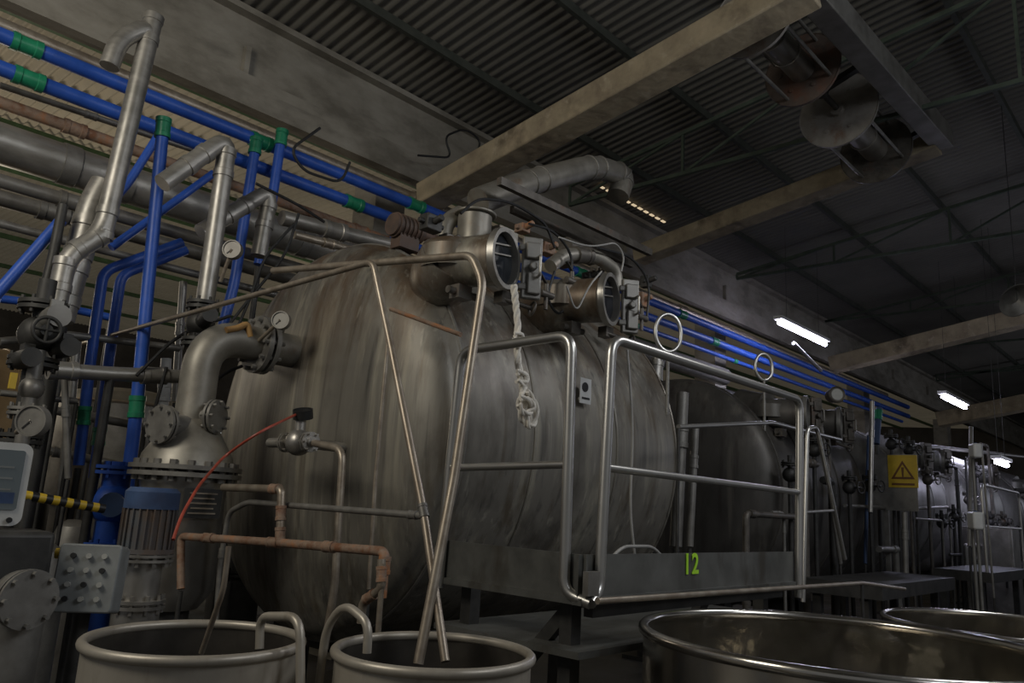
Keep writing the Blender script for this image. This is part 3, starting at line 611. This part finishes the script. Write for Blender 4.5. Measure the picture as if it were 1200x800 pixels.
# operator terminal
def rrect(mb,c,w,h,d,rot,rad=.03):
    n=6; pts=[]
    for cx,cz,a0 in ((w/2-rad,h/2-rad,0),(-w/2+rad,h/2-rad,90),(-w/2+rad,-h/2+rad,180),(w/2-rad,-h/2+rad,270)):
        for i in range(n+1):
            t=math.radians(a0+90*i/n); pts.append((cx+rad*math.cos(t),cz+rad*math.sin(t)))
    N=len(pts); vs=[V(c)+rot@V((x,-d/2,z)) for x,z in pts]+[V(c)+rot@V((x,d/2,z)) for x,z in pts]
    fs=[list(range(N)),list(range(N,2*N))[::-1]]+[[i,N+i,N+(i+1)%N,(i+1)%N] for i in range(N)]
    return mb.add(vs,fs)
rotc=Matrix.Rotation(math.radians(-12),3,'Z')
c=P(-4,566,y=3.35); s_=3.3/ (FW+RC*((8-600)/F)-UC*((566-400)/F)).y/F
w=62*s_; h=96*s_
root=thing('touch_screen_terminal','white framed touch screen terminal on a dark post','control terminal',(c.x,c.y+.1,0))
put('terminal_frame',rrect(MB(),c,w,h,.06,rotc,.035),WHT,root)
put('screen',rrect(MB(),c+rotc@V((0,-.032,.015)),w*.76,h*.72,.006,rotc,.01),SCR,root)
for k in range(3): put('screen_line',MB().box(c+rotc@V((.02,-.037,.06-.04*k)),(.05,.004,.006),rotc),GREY,root)
put('screen_window',MB().box(c+rotc@V((.03,-.037,-.05)),(.06,.003,.04),rotc),BLUED,root)
put('button',MB().cyl(c+rotc@V((w*.3,-.03,-h*.43)),c+rotc@V((w*.3,-.045,-h*.43)),.01,12),BLK,root)
put('terminal_post',MB().cyl((c.x,c.y+.1,0),(c.x,c.y+.1,c.z-.05),.025,14).cyl((c.x,c.y+.1,0),(c.x,c.y+.1,.02),.12,20),DARK,root)
rot2=Matrix.Rotation(math.radians(-35),3,'Z')@Matrix.Rotation(math.radians(-8),3,'X')
c=P(106,678,y=3.3); root=thing('button_station','grey push button box with rows of switches','switch box',(c.x,c.y,0))
put('enclosure',rrect(MB(),c,.22,.25,.14,rot2,.015),GREY,root,bevel=.006)
for i in range(3):
    for j in range(4):
        q=c+rot2@V((-.055+.055*i,-.07,.08-.052*j)); put('push_button',MB().cyl(q,q+rot2@V((0,-.015,0)),.010,12),DIAL if (i+j)%3 else BLK,root)
put('yellow_knob',MB().cyl(c+rot2@V((-.11,0,.09)),c+rot2@V((-.14,0,.09)),.02,12),YEL,root)
put('stand',MB().cyl((c.x,c.y+.03,0),(c.x,c.y+.03,c.z-.12),.03,12).box((c.x,c.y+.03,.02),(.2,.2,.04)),DARK,root)
c=P(32,702,y=3.1); root=thing('dosing_pump','dark pump unit with round bolted cover','pump',(c.x,c.y+.15,0))
mb=MB().box(c+V((-.06,.2,.12)),(.3,.22,.2)); put('pump_housing',mb,DARK,root,bevel=.02)
mb=MB().cyl(c+V((0,.15,0)),c,.09,28); flange(mb,c,(.2,-1,0),.1,.012,.008,8); put('round_cover',mb,DULL,root)
mb=MB().cyl((c.x,c.y+.15,.0),(c.x,c.y+.15,c.z),.11,22) 
for k in range(6): mb.cyl((c.x,c.y+.15,.1+k*.09),(c.x,c.y+.15,.13+k*.09),.14,22)
put('pump_column',mb,DULL,root)
a=P(28,580,y=4.4); b=P(122,596,y=4.4); root=thing('hazard_bar','yellow and black striped bumper bar','bar',V((a.x,a.y,0)))
for i in range(12):
    put('stripe',MB().cyl(a.lerp(b,i/12),a.lerp(b,(i+1)/12),.024,14),YEL if i%2==0 else BLK,root)
put('bar_post',MB().cyl((a.x+.02,a.y,0),(a.x+.02,a.y,a.z),.02,10),DARK,root)
for i,(px,yy,r,h,mt) in enumerate(((60,4.85,.13,1.2,DULL),(88,5.5,.12,1.3,DULL),(15,5.8,.2,1.5,DARK),(285,6.0,.2,1.2,DARK))):
    c=P(px,600,y=yy); root=thing('filter_housing','upright dull steel filter housing among the pipes','filter',(c.x,c.y,0),'filter housings')
    put('housing_body',MB().lathe([(0,0),(r,0),(r,h-.12),(r*.8,h-.04),(r*.3,h),(0,h)],(c.x,c.y,0),(0,0,1),28),mt,root)
    mb=MB(); flange(mb,(c.x,c.y,h*.75),(0,0,1),r*1.15); put('housing_flange',mb,mt,root)
for x,y,r,h in ((3.6,9.5,.8,2.6),(6.2,10,.9,2.4),(1.2,12.5,1.0,2.8),(4.2,14,1.0,2.6),(-1.6,9.8,.7,2.3),(9,10.5,.9,2.6)):
    root=thing('storage_tank','upright dull steel storage tank with domed lid','tank',(x,y,0),'storage tanks')
    put('tank_body',MB().lathe([(0,.0),(r,.0),(r,h-.2),(r*.85,h-.08),(r*.4,h),(0,h+.02)],(x,y,0),(0,0,1),40),DULL,root)
    for zz in (h*.5,h-.2): put('tank_band',MB().torus((x,y,zz),(0,0,1),r,.02,40,6),COP,root)

# ---------------- machine row down the hall
def lamp(pa,pb,yy,label,en):
    a=P(*pa,y=yy); b=P(*pb,y=yy); b.z=a.z=(a.z+b.z)/2; mid=a.lerp(b,.5)
    root=thing('tube_lamp',label,'lamp',mid,'fluorescent tube lamps')
    put('tube',MB().tube([a,b],.036,14),TUBE,root)
    put('fixture',MB().beam(a+V((-.05,0,.07)),b+V((.05,0,.07)),.14,.05),WHT,root)
    for t in (.15,.85):
        q=a.lerp(b,t); put('suspension_rod',MB().cyl(q+V((0,0,.08)),V((q.x,q.y,roofz(q.y)-.05)),.003,6),DARK,root)
    ld=bpy.data.lights.new('lamp_light','AREA'); ld.shape='RECTANGLE'; ld.size=1.2; ld.size_y=.1; ld.energy=en; ld.color=(.72,.74,1)
    lo=bpy.data.objects.new('lamp_light',ld); link(lo); lo.parent=root; lo.location=(0,0,-.06)
lamp((913,379),(967,402),4.9,'lit fluorescent tube lamp hung under the dark roof',40)
lamp((1105,466),(1131,476),3.6,'distant lit fluorescent tube lamp',30)
lamp((1168,541),(1180,545),2.6,'far lit tube lamp over the machines',5)
pipe('roof_brace','thin pale brace hanging beside the tube lamp',dict(y=4.9),[(930,402),(962,434)],.03,DULL,0,cat='brace')
c=P(1192,352,x=10); root=thing('dish_lamp','pale round dish lamp under the roof','lamp',c-V((0,0,.2)))
put('dish',MB().lathe([(.05,.15),(.1,.13),(.2,0),(.19,0),(.09,.11),(0,.12)],c,(.5,.5,.5),28),DULL,root); put('lamp_cable',MB().cyl(c,V((c.x,c.y,roofz(c.y)-.03)),.004,6),BLK,root)
# warning sign board
XS=9.95
q=P(1047,565,x=XS); root=thing('warning_sign','grey board with yellow triangular warning sticker','sign',(XS,q.y,0))
sc_=(P(1075,560,x=XS)-P(1020,560,x=XS)).length
put('board',MB().box(q,(.02,sc_,sc_*1.25)),DULL,root)
q2=P(1058,552,x=XS-.015); put('yellow_sticker',MB().box(q2,(.01,sc_*.62,sc_*.72)),YEL,root)
s_=sc_*.25; A=[q2+V((-.008,0,s_*.95)),q2+V((-.008,s_,-s_*.7)),q2+V((-.008,-s_,-s_*.7))]
cen=q2+V((-.008,0,-.1*s_)); B=[cen+(p-cen)*.68 for p in A]
put('warning_triangle',MB().add(A+B,[[0,1,4,3],[1,2,5,4],[2,0,3,5]]),BRN,root)
put('warning_symbol',MB().add([q2+V((-.009,s_*.12,s_*.35)),q2+V((-.009,-s_*.12,s_*.35)),q2+V((-.009,-s_*.06,-s_*.5)),q2+V((-.009,s_*.06,-s_*.5))],[[0,1,2,3]]),BRN,root)
put('caption_bar',MB().box(q2+V((-.009,0,-s_*1.15)),(.002,s_*1.9,s_*.18)),BRN,root)
put('sign_post',MB().box((XS+.03,q.y+.1,.9),(.05,.05,1.8)).box((XS+.03,q.y+.1,.02),(.3,.3,.04)),DULL,root)
for i,(xa,xb,ya) in enumerate(((7.0,9.25,2.3),(11.0,13.2,2.3),(15,17.4,2.3))):
    root=thing('work_platform','dark steel platform serving the next vessel','platform',((xa+xb)/2,2.55,0))
    put('deck',MB().box(((xa+xb)/2,2.56,1.0),(xb-xa,.66,.12)),DARK,root)
    for x in (xa+.1,xb-.1):
        for yy in (2.4,2.8): put('platform_leg',MB().box((x,yy,.47),(.07,.07,.94)),DARK,root)
    if i>0:
        put('rail_frame',MB().tube(fillet([V((xa,ya,1.06)),V((xa,ya,2.1)),V((xb,ya,2.1)),V((xb,ya,1.06))],.1),.018,12),RAIL,root); put('mid_rail',MB().tube([V((xa,ya,1.6)),V((xb,ya,1.6))],.014,10),RAIL,root)
for x0,y0,x1,y1,yy,r,mt in ((1022,470,1020,600,3.0,.025,STEEL),(1018,510,1014,660,3.15,.02,BLUED),(1138,500,1136,640,2.4,.025,DULL),(1150,520,1165,700,2.2,.012,INS),(962,500,985,660,2.95,.02,DULL),(800,460,792,640,3.3,.05,DULL),(815,500,808,640,3.2,.03,DULL),(1060,600,1062,690,2.7,.03,DULL),(770,420,766,470,3.6,.05,INS)):
    pipe('riser_pipe','slim upright pipe beside the machine row',dict(y=yy),[(x0,y0),(x1,y1)],r,mt,0,fit=((0,.3),),fitname='pipe_union',leg=1)
pipe('blue_pipe','short blue riser on the machine row',dict(y=3.4),[(1030,478),(1027,520)],.04,BLUED,0,fit=((0,.2),),fitmat=GREEN,leg=1)
pipe('service_pipe','horizontal pipe behind the guard rail',dict(y=3.1),[(990,592),(1060,596),(1110,594)],.02,DULL,.05,leg=1)
pipe('service_pipe','horizontal blueish conduit on the far machines',dict(y=3.15),[(1060,520),(1200,535)],.03,DULL,.05)
# small-bore pipework, valves and gauges on the further vessels
rnd=random.Random(11)
for i in range(24):
    x=6.9+rnd.random()**1.2*10; y=2.97+rnd.random()*.13; z0=1.1+rnd.random()*.9; z1=z0+.3+rnd.random()*.8; dx=rnd.choice((-.5,-.25,.3,.6)); r=rnd.choice((.015,.02,.028,.035))
    mt=rnd.choice((DULL,DIRTY,DARK,DULL,DARK,DARK))
    pts=[V((x,y,.1)),V((x,y,z1)),V((x+dx,y,z1))] if i%2 else [V((x,y,z0)),V((x+dx*2,y,z0)),V((x+dx*2,y,.1))]
    pipe('vessel_pipe','dirty small bore pipe on the front of a vessel',{},pts,r,mt,.06,fit=((0,.9),(1,.5)),fitmat=mt,fitname='pipe_union',seg=10,group='vessel front pipes')
for i in range(14):
    x=7.0+i*.72+rnd.random()*.3; y=3.05; z=1.6+rnd.random()*1.0; c=V((x,y,z))
    root=thing('flanged_valve','small dark flanged valve on the vessel front','valve',V((x,y,0)),'vessel front valves')
    mb=MB().sphere(c,.07,14).cyl((x,y,0),c+V((0,0,.18)),.022,10); flange(mb,c+V((0,0,.1)),(0,0,1),.08,.012,.008,6); put('valve_body',mb,rnd.choice((DARK,DARK,DIRTY)),root)
    put('handwheel',MB().cyl(c,c+V((-.05,-.14,0)),.012,8).torus(c+V((-.05,-.14,0)),(.3,1,0),.06,.009,20,6).beam(c+V((-.11,-.14,0)),c+V((.01,-.14,0)),.01,.01),rnd.choice((DARK,DULL)),root)
def canister(c,s,label):
    root=thing('plastic_canister',label,'canister',(c.x,c.y,c.z-s*.6),'plastic canisters')
    put('canister_body',rrect(MB(),c,s,s*1.2,s*.7,Matrix.Rotation(math.radians(40),3,'Z'),s*.18),WHT,root,bevel=.02)
    put('cap',MB().cyl(c+V((s*.2,0,s*.6)),c+V((s*.2,0,s*.68)),s*.12,14),BLUED,root)
    put('hook_bracket',MB().cyl((c.x+.1,c.y+.05,0),(c.x+.1,c.y+.05,c.z+s*.6),.015,8),DULL,root)
for px,py,xx,s in ((1143,528,8.8,.12),(1143,610,8.6,.14)):
    canister(P(px,py,x=xx),s,'white plastic canister hung beside the machines')
for x,y,h in ((14.2,2.9,1.6),(19,2.6,1.8),(23,2.5,2),(27,3.4,2.1),(12,.4,1.7),(17,.2,1.8),(22,.5,2.0)):
    root=thing('electrical_cabinet','dim grey electrical cabinet standing between the vessels','cabinet',(x,y,0),'electrical cabinets')
    put('cabinet_body',MB().box((x,y,h/2),(.5,.7,h)),DULL,root,bevel=.01)
    put('cabinet_door',MB().box((x-.26,y,h/2),(.02,.64,h-.1)),DULL,root); put('door_handle',MB().box((x-.28,y-.24,h/2),(.02,.03,.14)),BLK,root)
c=P(981,462,y=3.0); root=thing('sight_lamp','small round sight lamp on the second vessel','lamp',c-V((0,0,.1)))
put('lamp_case',MB().lathe([(0,-.15),(.07,-.14),(.09,0),(.08,.01),(.07,0),(0,0)],c,(-.7,-.7,.0),24),DIRTY,root)
put('lens',MB().lathe([(0,.003),(.06,.003)],c,(-.7,-.7,0),20),DIAL,root)

# ---------------- light
w=bpy.data.worlds.new('w'); sc.world=w; w.use_nodes=True
w.node_tree.nodes['Background'].inputs[0].default_value=(.69,.70,.72,1); w.node_tree.nodes['Background'].inputs[1].default_value=.14
def area(loc,tgt,size,en,col):  # unseen area lamps, added to brighten the vessel and vats
    ld=bpy.data.lights.new('fill_light','AREA'); ld.size=size; ld.energy=en; ld.color=col
    o=bpy.data.objects.new('fill_light',ld); link(o); o.location=loc; o.rotation_euler=(V(tgt)-V(loc)).to_track_quat('-Z','Y').to_euler()
def point(loc,r,en,col):  # unseen point lamps, added to lift the roof and far bays
    ld=bpy.data.lights.new('bay_fill_light','POINT'); ld.shadow_soft_size=r; ld.energy=en; ld.color=col
    o=bpy.data.objects.new('bay_fill_light',ld); link(o); o.location=loc
area((-1.6,3.2,4.6),(3,4.4,2.4),1.6,90,(1,.94,.82))
area((3.5,-2.5,5.0),(4.0,2.6,1.5),2.0,75,(.90,.94,1))
area((6.0,.4,4.6),(3.6,1.3,.8),.7,40,(.95,.96,1))
point((1.5,11,3.2),.8,140,(1,.88,.70))
point((9,13,3.2),.8,90,(1,.88,.70))
point((13,.8,3.0),.8,36,(.76,.80,1))
point((23,1,3.0),.8,55,(.82,.85,1))
